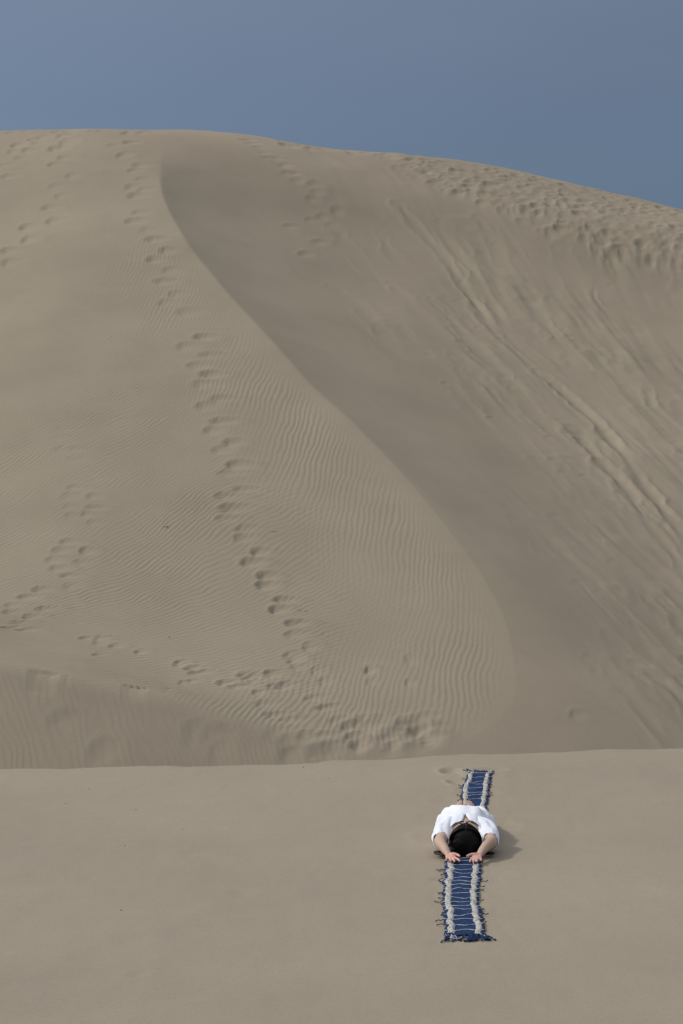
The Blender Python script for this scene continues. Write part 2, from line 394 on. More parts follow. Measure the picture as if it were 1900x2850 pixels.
# the thin broken crust along the crest of the berm
def crust(pts, h):
    P = [unproject(px, py, z_dune, 21.5, 60.0, 1500) for px, py in pts]
    r0, r1 = np.searchsorted(YR, [min(p[1] for p in P)-0.5, max(p[1] for p in P)+0.5]); c0, c1 = np.searchsorted(U, [P[0][0]/P[0][1]-0.001, P[-1][0]/P[-1][1]+0.001])
    X, Y = DX[r0:r1, c0:c1], DY[r0:r1, c0:c1]
    yl = np.interp(X, [p[0] for p in P], [p[1] for p in P]); d = Y - yl
    ends = np.clip(np.minimum(X-P[0][0], P[-1][0]-X)/0.15, 0, 1)
    DZ[r0:r1, c0:c1] -= h*ends*np.exp(-np.clip(-d, 0, None)/0.35)*(d < 0) 
crust([(78,1868),(115,1874),(168,1884)], 0.045); crust([(338,1905),(380,1910),(418,1915)], 0.04); crust([(180,1885),(200,1888)], 0.02); crust([(450,1911),(485,1915)], 0.02)

dune = grid_mesh('sand_dune', DX, DY, DZ, DUNE_SAND); dune['kind'] = 'structure'

# ------------------------------------------------------------------ near sand
xc = np.arange(-4.8, 5.4001, 0.021)
NXs = np.concatenate([-grow(4.82, 0.03, 900, 1.25)[::-1], xc, grow(5.42, 0.03, 900, 1.25)])
yc = np.concatenate([np.arange(7.6, 17.0, 0.034), np.arange(17.0, 19.6, 0.018), np.arange(19.6, 27.0, 0.25)])
NYs = np.concatenate([(7.6-grow(0.0, 0.04, 900, 1.25))[::-1], yc])
NX, NY = np.meshgrid(NXs, NYs)
NZ = z_near(NX, NY)
nm = sstep(19.2, 17.8, NY)
NZ += nm*(0.006*fbm(NX*1.1, NY*0.55, 91, 2) + 0.0022*fbm(NX*5, NY*2.2, 92, 2) + 0.0030*fbm(NX*0.9+NY*0.35, NY*3.2-NX*0.8, 93, 2))
rd = np.abs(NX - (0.77 + 0.094*(NY-11.4)))
NZ += np.exp(-(np.clip(rd-0.12, 0, None)/0.22)**2)*sstep(10.9, 11.3, NY)*sstep(18.2, 17.5, NY)*0.0045*fbm(NX*11, NY*7, 95, 2)
def ndent(px, py, rx, ry, depth, rim=0.3, rot=0.0):
    p = unproject(px, py, z_near, 8, 25, 2500)
    a = (NX-p[0]); b = (NY-p[1]); a, b = (a*math.cos(rot)+b*math.sin(rot))/rx, (-a*math.sin(rot)+b*math.cos(rot))/ry
    rr = np.sqrt(a*a+b*b)
    NZ[:] += -depth*np.exp(-np.clip(rr, 0, 6)**2.6) + rim*depth*np.exp(-((rr-1.5)/0.4)**2)
ndent(1256, 2147, 0.085, 0.13, 0.040); ndent(1281, 2155, 0.05, 0.11, 0.035, rot=0.5); ndent(1272, 2180, 0.06, 0.12, 0.040, rot=0.4)
ndent(1365, 2143, 0.14, 0.10, 0.02); ndent(1225, 2446, 0.06, 0.06, 0.010); ndent(1400, 2300, 0.12, 0.25, 0.012); ndent(1195, 2330, 0.10, 0.2, 0.010)
ndent(1240, 2228, 0.10, 0.2, 0.008)
for k in range(26):
    ndent(random.uniform(-50, 1950), random.uniform(2170, 2820), random.uniform(0.05, 0.22), random.uniform(0.05, 0.16), random.uniform(0.002, 0.005), rot=random.uniform(-0.4, 0.4))
ground = grid_mesh('sand_ground', NX, NY, NZ, SAND); ground['kind'] = 'structure'

def gz(x, y):
    """height of the near sand as built"""
    i = np.clip(np.searchsorted(NYs, y)-1, 0, len(NYs)-2); j = np.clip(np.searchsorted(NXs, x)-1, 0, len(NXs)-2)
    fy = (y-NYs[i])/(NYs[i+1]-NYs[i]); fx = (x-NXs[j])/(NXs[j+1]-NXs[j])
    return (NZ[i, j]*(1-fx)+NZ[i, j+1]*fx)*(1-fy) + (NZ[i+1, j]*(1-fx)+NZ[i+1, j+1]*fx)*fy

# ------------------------------------------------------------------ object helpers
def link_mesh(name, verts, faces, mat, parent=None, smooth=True):
    me = bpy.data.meshes.new(name); me.from_pydata([tuple(v) for v in verts], [], faces)
    me.update(); me.materials.append(mat)
    if smooth: me.polygons.foreach_set('use_smooth', np.ones(len(me.polygons), bool))
    o = bpy.data.objects.new(name, me); COL.objects.link(o)
    if parent is not None: o.parent = parent
    return o

def empty(name, loc, rz=0.0):
    o = bpy.data.objects.new(name, None); COL.objects.link(o)
    o.location = loc; o.rotation_euler = (0, 0, rz); o.empty_display_size = 0.2
    return o

def tag(o, label, cat, group=None):
    o['label'] = label; o['category'] = cat
    if group: o['group'] = group
    return o

class MB:
    """collects tubes and ellipsoids into one vertex / face list"""
    def __init__(self): self.v = []; self.f = []
    def tube(self, pts, rad, seg=12, up=(0, 0, 1), caps=True):
        pts = [Vector(p) for p in pts]; n = len(pts); base = len(self.v)
        up = Vector(up)
        for i, p in enumerate(pts):
            t = (pts[min(i+1, n-1)]-pts[max(i-1, 0)]).normalized()
            s = t.cross(up)
            if s.length < 1e-4: s = t.cross(Vector((0.3, 1, 0.1)))
            s.normalize(); q = s.cross(t).normalized()
            r = rad[i] if isinstance(rad, (list, tuple)) else rad
            ra, rb = r if isinstance(r, (list, tuple)) else (r, r)
            for k in range(seg):
                a = 2*math.pi*k/seg
                self.v.append(p + s*(ra*math.cos(a)) + q*(rb*math.sin(a)))
        for i in range(n-1):
            for k in range(seg):
                k2 = (k+1) % seg
                self.f.append((base+i*seg+k, base+i*seg+k2, base+(i+1)*seg+k2, base+(i+1)*seg+k))
        if caps:
            self.f.append(tuple(base+k for k in range(seg))[::-1]); self.f.append(tuple(base+(n-1)*seg+k for k in range(seg)))
        return self
    def limb(self, pts, rad, seg=14, sub=6, **kw):
        """tube along a smooth curve, rounded at both ends"""
        P = [Vector(p) for p in pts]
        R = [r if isinstance(r, (list, tuple)) else (r, r) for r in rad]
        op, orr = [], []
        for i in range(len(P)-1):
            p0, p1, p2, p3 = P[max(i-1, 0)], P[i], P[i+1], P[min(i+2, len(P)-1)]
            for k in range(sub):
                t = k/sub
                op.append(0.5*((2*p1) + (p2-p0)*t + (2*p0-5*p1+4*p2-p3)*t*t + (3*p1-p0-3*p2+p3)*t**3))
                f = t*t*(3-2*t); orr.append((R[i][0]*(1-f)+R[i+1][0]*f, R[i][1]*(1-f)+R[i+1][1]*f))
        op.append(P[-1]); orr.append(R[-1])
        t0 = (op[0]-op[1]).normalized(); t1 = (op[-1]-op[-2]).normalized()
        pre, pr, post, por = [], [], [], []
        for a in (0.97, 0.8, 0.45):
            pre.append(op[0]+t0*(min(orr[0])*a)); c = math.sqrt(1-a*a); pr.append((orr[0][0]*c, orr[0][1]*c))
        for a in (0.45, 0.8, 0.97):
            post.append(op[-1]+t1*(min(orr[-1])*a)); c = math.sqrt(1-a*a); por.append((orr[-1][0]*c, orr[-1][1]*c))
        return self.tube(pre+op+post, pr+orr+por, seg, **kw)
    def ball(self, c, r, seg=16, rings=10, rot=None):
        c = Vector(c); base = len(self.v)
        if not isinstance(r, (list, tuple)): r = (r, r, r)
        M = rot or Matrix.Identity(3)
        for i in range(rings+1):
            th = math.pi*(0.02+0.96*i/rings)
            for k in range(seg):
                a = 2*math.pi*k/seg
                self.v.append(c + M @ Vector((r[0]*math.sin(th)*math.cos(a), r[1]*math.sin(th)*math.sin(a), r[2]*math.cos(th))))
        for i in range(rings):
            for k in range(seg):
                k2 = (k+1) % seg
                self.f.append((base+i*seg+k, base+(i+1)*seg+k, base+(i+1)*seg+k2, base+i*seg+k2))
        self.f.append(tuple(base+k for k in range(seg))); self.f.append(tuple(base+rings*seg+k for k in range(seg))[::-1])
        return self
    def build(self, name, mat, parent=None, smooth=True): return link_mesh(name, self.v, self.f, mat, parent, smooth)

def bake_modifiers(o):
    dg = bpy.context.evaluated_depsgraph_get(); ev = o.evaluated_get(dg)
    me = bpy.data.meshes.new_from_object(ev, depsgraph=dg)
    o.modifiers.clear(); old = o.data; o.data = me; bpy.data.meshes.remove(old)
    me.polygons.foreach_set('use_smooth', np.ones(len(me.polygons), bool))

# ------------------------------------------------------------------ woven runner
def near_pt(px, py): return unproject(px, py, z_near, 8, 25, 4000)
S1 = 350/1470.0
edges = [(2118, 372, 842), (2050, 372, 826), (1950, 374, 806), (1850, 356, 794), (1760, 346, 772), (1700, 348, 770), (1600, 350, 774), (1450, 355, 784),
         (1300, 370, 795), (1240, 384, 790), (600, 545, 862), (500, 556, 880), (400, 575, 890), (300, 602, 905), (232, 632, 915)]
ED = []
for zy, l, r_ in edges:
    a, b = near_pt(1150+l*S1, 2100+zy*S1), near_pt(1150+r_*S1, 2100+zy*S1)
    ED.append((0.5*(a[1]+b[1]), a[0], b[0]))
ED = np.array(sorted(ED))
R_Y0, R_Y1 = ED[0, 0], ED[-1, 0]
def r_left(y): return float(np.interp(y, ED[:, 0], ED[:, 1]))
def r_right(y): return float(np.interp(y, ED[:, 0], ED[:, 2]))
def r_pt(y, f, lift=0.0):
    """point on the runner: f = 0 left edge .. 1 right edge"""
    l, r_ = r_left(y), r_right(y)
    jl = 0.018*float(noise(np.array(y*8.0), np.array(0.3), 61)) ; jr = 0.014*float(noise(np.array(y*9.0), np.array(5.3), 62))
    x = (l+jl)*(1-f) + (r_+jr)*f
    wave = 0.007*float(noise(np.array(y*3.1), np.array(f*1.2), 63)) + 0.004*float(noise(np.array(y*9.0), np.array(f*3), 64))
    return Vector((x, y, gz(x, y) + 0.012 + max(wave, -0.006) + lift))

def cloth_mat(name, c0, c1, sx=240.0, bump=0.6):
    mt = principled(name, c0, 0.9, 0.1); m, n, l, b = mt
    mottle(mt, c0, c1, 9.0, 5, lo=0.32, hi=0.68)
    w = n.new('ShaderNodeTexWave'); w.wave_type = 'BANDS'; w.bands_direction = 'Y'; w.inputs['Scale'].default_value = sx/6.0
    w.inputs['Distortion'].default_value = 2.0; w.inputs['Detail'].default_value = 2; w.inputs['Detail Scale'].default_value = 4
    tc = n.new('ShaderNodeTexCoord'); l.new(tc.outputs['Object'], w.inputs['Vector'])
    bp = n.new('ShaderNodeBump'); bp.inputs['Strength'].default_value = bump; bp.inputs['Distance'].default_value = 0.003
    l.new(w.outputs['Fac'], bp.inputs['Height']); l.new(bp.outputs['Normal'], b.inputs['Normal'])
    return m
BLUE = cloth_mat('indigo_cloth', (0.014, 0.034, 0.098), (0.024, 0.054, 0.140))
NAVY = principled('dark_indigo_yarn', (0.012, 0.022, 0.060), 0.9, 0.1)[0]
mt = principled('ecru_lace', (0.5, 0.48, 0.42), 0.9, 0.1)
LACE = mottle(mt, (0.10, 0.12, 0.17), (0.50, 0.48, 0.44), 70.0, 3, bump=0.8, bump_scale=120.0, dist=0.006, lo=0.37, hi=0.46)
WHITE_YARN = mottle(principled('white_yarn', (0.6, 0.6, 0.56), 0.9, 0.1), (0.20, 0.24, 0.32), (0.58, 0.59, 0.58), 26.0)

runner = empty('woven_runner', (0, 0, 0))
rc = r_pt(R_Y0, 0.5); runner.location = rc
tag(runner, 'long indigo blue woven runner with two white lace bands lying under the woman', 'runner')
def rel(v): return Vector(v)-rc
ny, nx = 420, 15
ys = np.linspace(R_Y0, R_Y1, ny)
V, F = [], []
for j, y in enumerate(ys):
    for i in range(nx): V.append(rel(r_pt(y, i/(nx-1))))
for i in range(nx): pass
nb = len(V)
for j, y in enumerate(ys):
    for i in range(nx): V.append(rel(r_pt(y, i/(nx-1), -0.007)))
for j in range(ny-1):
    for i in range(nx-1):
        a = j*nx+i; F.append((a, a+1, a+nx+1, a+nx)); F.append((nb+a, nb+a+nx, nb+a+nx+1, nb+a+1))
for j in range(ny-1):
    for i in (0, nx-1):
        a = j*nx+i; F.append((a, a+nx, nb+a+nx, nb+a) if i == 0 else (a, nb+a, nb+a+nx, a+nx))
for i in range(nx-1):
    F.append((i, nb+i, nb+i+1, i+1)); a = (ny-1)*nx+i; F.append((a, a+1, nb+a+1, nb+a))
link_mesh('cloth', V, F, BLUE, runner)
# two crocheted bands, thick and uneven
def band(fa, fb, seed):
    n, m = 560, 7; V, F = [], []
    for j in range(n):
        y = R_Y0 + (R_Y1-R_Y0)*j/(n-1)
        yy = np.array(y)
        c = 0.5*(fa+fb) + 0.040*float(noise(yy*2.6, np.array(seed*1.0), 65)) + 0.018*float(noise(yy*7.5, np.array(seed*1.0), 66))
        w = 0.5*(fb-fa)*(1.04 + 0.18*float(noise(yy*6.0, np.array(seed+3.0), 67)) + 0.12*float(noise(yy*19.0, np.array(seed+3.0), 68)))
        for i in range(m):
            t = i/(m-1)*2-1; f = c + w*t
            lift = 0.004 + 0.006*(1-abs(t)**3) + 0.004*random.uniform(-1, 1)
            if abs(t) == 1: lift = 0.001
            V.append(rel(r_pt(y, f, lift)))
    for j in range(n-1):
        for i in range(m-1): a = j*m+i; F.append((a, a+1, a+m+1, a+m))
    link_mesh('lace_band', V, F, LACE, runner)
band(0.075, 0.240, 1.0); band(0.765, 0.920, 9.0)
# thin white weft lines, one by one
def zy_to_y(zy, zx=580): return near_pt(1150+zx*S1, 2100+zy*S1)[1]
def weft(y):
    mb = MB(); pts, rad = [], []
    ph, am = random.uniform(0, 6), random.uniform(0.004, 0.020)
    for i in range(27):
        f = -0.005 + 1.01*i/26
        yy = y + am*math.sin(f*random.choice((9, 9.3))+ph)*(0.4+0.6*abs(math.sin(f*3+ph))) + random.gauss(0, 0.0025) + 0.04*(f-0.5)*(1 if y > 15 else 0)
        yy = min(max(yy, R_Y0+0.005), R_Y1-0.005)
        pts.append(rel(r_pt(yy, f, 0.0035))); rad.append((random.uniform(0.0022, 0.0062), 0.003))
    mb.tube(pts, rad, 6); mb.build('weft_line', WHITE_YARN, runner)
for zy in (1185,1235,1268,1308,1362,1405,1465,1503,1545,1592,1643,1690,1742,1792,1835,1898,1948,2010,2070): weft(zy_to_y(zy))
for zy in (236,290,345,368,412,460,490,540): weft(zy_to_y(zy, 740))
for y in np.arange(zy_to_y(1160)+0.10, zy_to_y(575, 740)-0.05, 0.19): weft(float(y))
# loose yarn ends along the sides
def yarn(p, d, L, mat, name, mb=None, r=0.003, curl=1.0):
    m = mb or MB(); pts = []; p = Vector(p); d = Vector(d).normalized(); w = random.uniform(-1, 1)*curl
    for i in range(7):
        pts.append(rel((p.x, p.y, max(p.z, gz(p.x, p.y)+0.006))))
        d = (Matrix.Rotation(w*random.uniform(0.1, 0.7), 3, 'Z') @ d).normalized()
        p = p + d*(L/6); p.z = gz(p.x, p.y)+0.006+random.uniform(0, 0.02)*curl
    m.tube(pts, [r*1.0]*6+[r*1.7], 5)
    if mb is None: m.build(name, mat, runner)
for zy in (1232, 1360, 1366, 1412, 1460, 1515, 1640, 1652, 1690, 1760, 1735, 1860, 1892, 1952, 2005):
    y = zy_to_y(zy); yarn(r_pt(y, 0.01), (-1, random.uniform(-0.6, 0.6), 0), random.uniform(0.012, 0.07), NAVY, 'loose_yarn', curl=0.7)
for zy in (1498, 1555, 1605, 1720, 1832, 1885, 1948, 1990):
    y = zy_to_y(zy); yarn(r_pt(y, 0.99), (1, random.uniform(-0.6, 0.6), 0), random.uniform(0.02, 0.065), NAVY, 'loose_yarn', curl=0.7)
for zy in (245, 300, 380, 400, 455, 495, 545):
    y = zy_to_y(zy, 740); yarn(r_pt(y, 0.99), (1, random.uniform(-0.6, 0.6), 0), random.uniform(0.02, 0.05), NAVY, 'loose_yarn', curl=0.7)
    yarn(r_pt(y, 0.01), (-1, random.uniform(-0.6, 0.6), 0), random.uniform(0.02, 0.045), NAVY, 'loose_yarn', curl=0.7)
# knotted fringes at both ends
for (y, sgn, spans) in ((R_Y0, -1, ((0.0, 0.06, 3), (0.06, 0.34, 17), (0.58, 0.78, 16), (0.78, 1.0, 13), (0.36, 0.54, 3))), (R_Y1, 1, ((0.0, 0.25, 12), (0.25, 0.6, 8), (0.6, 1.0, 9)))):
    mbb, mbw, mbn = MB(), MB(), MB()
    for f0, f1, n in spans:
        for k in range(n):
            f = random.uniform(f0, f1); dx = random.uniform(-0.10, 0.10) + (0.18 if f > 0.85 else (0.1 if f < 0.08 else 0))
            u = random.random(); white = (f < 0.36 and u < 0.40) or (f > 0.78 and u < 0.25)
            mb = mbw if white else (mbn if u > 0.8 else mbb)
            yarn(r_pt(y, min(f, 1.0), 0.008*random.random()), (dx, sgn, 0), random.uniform(0.05, 0.19)*(1.0 if sgn < 0 else 1.1), None, '', mb, r=random.uniform(0.003, 0.005), curl=0.35)
    for mb, mat in ((mbb, BLUE), (mbw, WHITE_YARN), (mbn, NAVY)):
        o = mb.build('fringe', mat, runner); o['kind'] = 'stuff'

# ------------------------------------------------------------------ woman lying on her back
P_Y = 13.90; P_X = 0.0690*P_Y
person = empty('person', (P_X, P_Y, gz(P_X, 14.4) + 0.008), -math.atan(0.0690))
person.rotation_euler.x = math.atan((gz(P_X+0.09, 15.5)-gz(P_X, 14.0))/1.5)
tag(person, 'woman with black hair, in white, lying on her back on the blue runner', 'person')

m, n, l, b = principled('skin', (0.52, 0.35, 0.27), 0.55, 0.35)
tcn = n.new('ShaderNodeTexCoord'); sep = n.new('ShaderNodeSeparateXYZ'); l.new(tcn.outputs['Object'], sep.inputs[0])
mr = n.new('ShaderNodeMapRange'); mr.inputs['From Min'].default_value = -0.12; mr.inputs['From Max'].default_value = -0.17
l.new(sep.outputs['Y'], mr.inputs['Value'])
nz2 = n.new('ShaderNodeTexNoise'); nz2.inputs['Scale'].default_value = 14.0; l.new(tcn.outputs['Object'], nz2.inputs['Vector'])
mx0 = n.new('ShaderNodeMix'); mx0.data_type = 'RGBA'; mx0.inputs[6].default_value = (0.47, 0.33, 0.25, 1); mx0.inputs[7].default_value = (0.56, 0.40, 0.31, 1)
l.new(nz2.outputs['Fac'], mx0.inputs[0])
mx = n.new('ShaderNodeMix'); mx.data_type = 'RGBA'; mx.inputs[7].default_value = (0.66, 0.37, 0.30, 1)    # palms are pinker
l.new(mr.outputs['Result'], mx.inputs[0]); l.new(mx0.outputs[2], mx.inputs[6]); l.new(mx.outputs[2], b.inputs['Base Color'])
b.inputs['Subsurface Weight'].default_value = 0.08; b.inputs['Subsurface Radius'].default_value = (0.02, 0.008, 0.004)
SKIN = m
HAIR = mottle(principled('black_hair', (0.006, 0.005, 0.005), 0.42, 0.22), (0.0035, 0.003, 0.003), (0.008, 0.0065, 0.006), 60.0, stretch=(1, 0.15, 1))
mt = principled('white_cotton', (0.8, 0.81, 0.86), 0.85, 0.15)
COTTON = mottle(mt, (0.77, 0.80, 0.89), (0.83, 0.86, 0.94), 8.0, 4, bump=0.35, bump_scale=26.0, dist=0.012, stretch=(1, 0.6, 1))
mt[3].inputs['Sheen Weight'].default_value = 0.05

bm_ = MB()
# trunk: neck, shoulders, ribs, waist, hips
bm_.limb([(0, 0.20, 0.115), (0, 0.27, 0.108), (0, 0.335, 0.105), (0, 0.42, 0.118), (0, 0.52, 0.128), (0, 0.68, 0.112), (0, 0.86, 0.108), (0, 0.97, 0.10)],
         [(0.055, 0.058), (0.058, 0.060), (0.135, 0.080), (0.165, 0.102), (0.160, 0.118), (0.130, 0.096), (0.170, 0.100), (0.155, 0.090)], 24)
for s in (-1, 1):
    bm_.ball((s*0.075, 0.50, 0.185), (0.065, 0.075, 0.055))
    bm_.ball((s*0.155, 0.36, 0.11), (0.055, 0.06, 0.058))
# head
bm_.ball((0, 0.105, 0.128), (0.076, 0.108, 0.094), 28, 18)
bm_.ball((0, 0.165, 0.160), (0.058, 0.062, 0.062), 20, 12)           # jaw and cheeks
bm_.ball((0, 0.212, 0.196), (0.020, 0.018, 0.018))                   # chin
bm_.limb([(0, 0.120, 0.222), (0, 0.140, 0.232), (0, 0.156, 0.240)], [0.007, 0.009, 0.012], 10, 3)   # nose
for s in (-1, 1):
    bm_.ball((s*0.010, 0.160, 0.231), (0.008, 0.008, 0.007), 8, 6)   # nostrils
    bm_.ball((s*0.031, 0.122, 0.212), (0.015, 0.010, 0.010), 10, 6)  # closed eyelids
    bm_.ball((s*0.032, 0.107, 0.214), (0.021, 0.007, 0.008), 10, 6)  # brow
    bm_.ball((s*0.077, 0.135, 0.118), (0.009, 0.028, 0.020), 10, 8)  # ears
bm_.ball((0, 0.180, 0.224), (0.021, 0.006, 0.007), 10, 6); bm_.ball((0, 0.190, 0.220), (0.019, 0.007, 0.007), 10, 6)   # lips
# arms past the head, elbows out, palms up
def hand(wrist, knuckles, tips, thumb, side):
    W = Vector(wrist)
    for k, kn in enumerate(knuckles):
        K_ = Vector(kn)
        bm_.limb([W + (K_-W)*0.05 + Vector((0, 0, 0)), W + (K_-W)*0.55, K_], [(0.019, 0.014), (0.017, 0.0155), (0.0115, 0.011)], 10, 3)
        T = Vector(tips[k]); d = T-K_
        a = K_ + d*0.42 + Vector((0, 0, 0.006)); c = K_ + d*0.75 + Vector((0, 0, 0.010))
        r = (0.0082, 0.0098, 0.0102, 0.0100)[k]
        bm_.limb([K_, a, c, T+Vector((0, 0, 0.007))], [r*1.12, r*1.02, r*0.95, r*0.82], 10, 4)
    th = [Vector(t) for t in thumb]
    bm_.limb(th, [0.019, 0.0155, 0.0115, 0.0095], 10, 4)
    bm_.ball(th[0]*0.5+th[1]*0.5, (0.018, 0.022, 0.014))
# picture-left arm
bm_.limb([(-0.145, 0.38, 0.11), (-0.178, 0.25, 0.098), (-0.198, 0.115, 0.088), (-0.186, 0.03, 0.085), (-0.158, -0.06, 0.068), (-0.133, -0.132, 0.046)],
         [0.056, 0.053, 0.049, 0.0445, 0.0345, (0.0265, 0.020)], 18)
hand((-0.133, -0.132, 0.042), [(-0.140, -0.188, 0.026), (-0.119, -0.198, 0.027), (-0.098, -0.200, 0.028), (-0.076, -0.194, 0.029)],
     [(-0.146, -0.240, 0.016), (-0.112, -0.264, 0.013), (-0.083, -0.272, 0.013), (-0.044, -0.262, 0.014)],
     [(-0.110, -0.148, 0.044), (-0.085, -0.160, 0.050), (-0.062, -0.172, 0.050), (-0.046, -0.196, 0.044)], -1)
# picture-right arm
bm_.limb([(0.145, 0.38, 0.11), (0.185, 0.26, 0.098), (0.200, 0.130, 0.088), (0.176, 0.035, 0.092), (0.138, -0.06, 0.070), (0.108, -0.132, 0.046)],
         [0.056, 0.053, 0.049, 0.0445, 0.0345, (0.0265, 0.020)], 18)
hand((0.108, -0.132, 0.042), [(0.112, -0.190, 0.026), (0.092, -0.200, 0.027), (0.071, -0.202, 0.028), (0.050, -0.194, 0.029)],
     [(0.121, -0.240, 0.016), (0.084, -0.268, 0.013), (0.060, -0.272, 0.013), (0.034, -0.268, 0.014)],
     [(0.086, -0.148, 0.044), (0.060, -0.158, 0.050), (0.036, -0.168, 0.050), (0.014, -0.186, 0.044)], 1)
# legs, feet fallen a little outwards
for s, hx in ((-1, -0.055), (1, 0.045)):
    bm_.limb([(s*0.085, 0.93, 0.105), (s*0.082, 1.08, 0.098), (s*0.072, 1.24, 0.085), (s*0.066, 1.36, 0.075), (hx, 1.49, 0.050)],
             [0.088, 0.078, 0.055, 0.052, 0.036], 18)
    bm_.ball((hx, 1.505, 0.036), (0.030, 0.032, 0.034))
    big = (-0.028, 1.575, 0.142) if s < 0 else (0.016, 1.575, 0.146)
    lit = (-0.100, 1.55, 0.082) if s < 0 else (0.086, 1.55, 0.090)
    for k in range(5):
        t = k/4.0; T = Vector(big).lerp(Vector(lit), t); T.z += 0.012*math.sin(t*math.pi)
        r = (0.0125, 0.0095, 0.009, 0.0085, 0.008)[k]
        M_ = Vector((hx, 1.515, 0.045)).lerp(T, 0.62)
        bm_.limb([(hx, 1.50, 0.045), M_, T], [0.030, 0.016, r], 10, 4)
body = bm_.build('body', SKIN, person)
mod = body.modifiers.new('r', 'REMESH'); mod.mode = 'VOXEL'; mod.voxel_size = 0.0045; mod.use_smooth_shade = True
mod = body.modifiers.new('s', 'SMOOTH'); mod.factor = 0.5; mod.iterations = 3
bake_modifiers(body)
RED = principled('red_nail_varnish', (0.28, 0.012, 0.02), 0.25, 0.5)[0]
for s, c in ((-1, (-0.030, 1.566, 0.153)), (1, (0.015, 1.566, 0.157))):
    o = MB().ball((0, 0, 0), (0.0095, 0.009, 0.004), 10, 6, Matrix.Rotation(math.radians(55), 3, 'X')).build('toenail', RED, person); o.location = c
    o['label'] = 'red varnished big toenail'

# dress: one open shell round the trunk, slit at the throat, resting on the ground
NTH, NT = 96, 90
prof = [(0.25, 0.135, 0.160), (0.32, 0.185, 0.196), (0.40, 0.205, 0.232), (0.50, 0.222, 0.262), (0.60, 0.240, 0.276), (0.72, 0.250, 0.262), (0.85, 0.258, 0.232),
        (1.00, 0.252, 0.192), (1.15, 0.235, 0.150), (1.30, 0.215, 0.118)]
py_, pw_, ph_ = zip(*prof)
V = np.zeros((NTH+1, NT, 3))
for i in range(NTH+1):
    th = math.pi/2 - 2*math.pi*i/NTH
    c, s = math.cos(th), math.sin(th)
    y0 = 0.352 - 0.075*min(1.0, abs(c)**1.3) if s > 0 else 0.28
    for j in range(NT):
        y = y0 + (1.30-y0)*j/(NT-1)
        w, h = np.interp(y, py_, pw_), np.interp(y, py_, ph_)
        e = 0.78
        x = w*math.copysign(abs(c)**e, c); z = h*abs(s)**0.84 if s > 0 else -0.003
        slit = 0.030*max(0.0, 1-(y-0.345)/0.115)**1.2 if y < 0.46 else 0.0
        if s > 0:
            ed = math.exp(-(abs(c)/0.30)**2)
            sg = 1 if i < NTH/2 else -1
            x += sg*slit*ed
            # soft folds, drawn towards the shoulders and fanning over the ribs
            fold = 0.011*math.sin(x*46+3*math.sin(y*9)) * min(1, max(0, (y-0.36)/0.25))*min(1, abs(x)/0.10)
            fold += 0.011*float(noise(np.array(x*9.0), np.array(y*6.0), 201)) + 0.005*float(noise(np.array(x*24.0), np.array(y*15.0), 202))
            z = max(z + fold*min(1, s*2.5), 0.002); x += 0.006*float(noise(np.array(z*20), np.array(y*8.0), 203))
        V[i, j] = (x, y, z)
idx = lambda i, j: i*NT+j
F = [(idx(i, j), idx(i, j+1), idx(i+1, j+1), idx(i+1, j)) for i in range(NTH) for j in range(NT-1)]
dress = link_mesh('dress', V.reshape(-1, 3), F, COTTON, person)
bmm = bmesh.new(); bmm.from_mesh(dress.data); bmesh.ops.remove_doubles(bmm, verts=bmm.verts, dist=0.0008); bmesh.ops.recalc_face_normals(bmm, faces=bmm.faces); bmm.to_mesh(dress.data); bmm.free()
so = dress.modifiers.new('s', 'SOLIDIFY'); so.thickness = 0.003; so.offset = 0; bake_modifiers(dress)
def sleeve(sx):
    P = [Vector((sx*0.10, 0.46, 0.130)), Vector((sx*0.150, 0.38, 0.125)), Vector((sx*0.182, 0.29, 0.106)), Vector((sx*0.193, 0.20, 0.090)), Vector((sx*0.194, 0.165, 0.086))]
    R = [(0.085, 0.10), (0.088, 0.088), (0.078, 0.076), (0.066, 0.064), (0.061, 0.058)]
    mb = MB(); n, seg = 40, 40; V, F = [], []
    for j in range(n):
        t = j/(n-1)*(len(P)-1); k = min(int(t), len(P)-2); f = t-k
        p0, p1, p2, p3 = P[max(k-1, 0)], P[k], P[k+1], P[min(k+2, len(P)-1)]
        p = 0.5*((2*p1)+(p2-p0)*f+(2*p0-5*p1+4*p2-p3)*f*f+(3*p1-p0-3*p2+p3)*f**3)
        ra = R[k][0]*(1-f)+R[k+1][0]*f; rb = R[k][1]*(1-f)+R[k+1][1]*f
        for i in range(seg):
            a = 2*math.pi*i/seg
            wob = 1 + 0.09*float(noise(np.array(math.cos(a)*2.2+sx*7), np.array(math.sin(a)*2.2+j*0.10), 211)) + 0.055*math.sin(a*5+j*0.22+sx)*min(1, j/12) 
            if j > n-6: wob += 0.03*math.sin(a*19)*(j-n+6)/6
            x = p.x + ra*wob*math.cos(a); z = p.z + rb*wob*math.sin(a); y = p.y + 0.03*math.sin(a)*(j/n)*1.3
            V.append((x, y, max(z, 0.003+0.002*random.random())))
    for j in range(n-1):
        for i in range(seg): i2 = (i+1) % seg; F.append((j*seg+i, j*seg+i2, (j+1)*seg+i2, (j+1)*seg+i))
    o = link_mesh('sleeve', V, F, COTTON, dress)
    so = o.modifiers.new('s', 'SOLIDIFY'); so.thickness = 0.004; so.offset = 0; bake_modifiers(o)
sleeve(-1); sleeve(1)

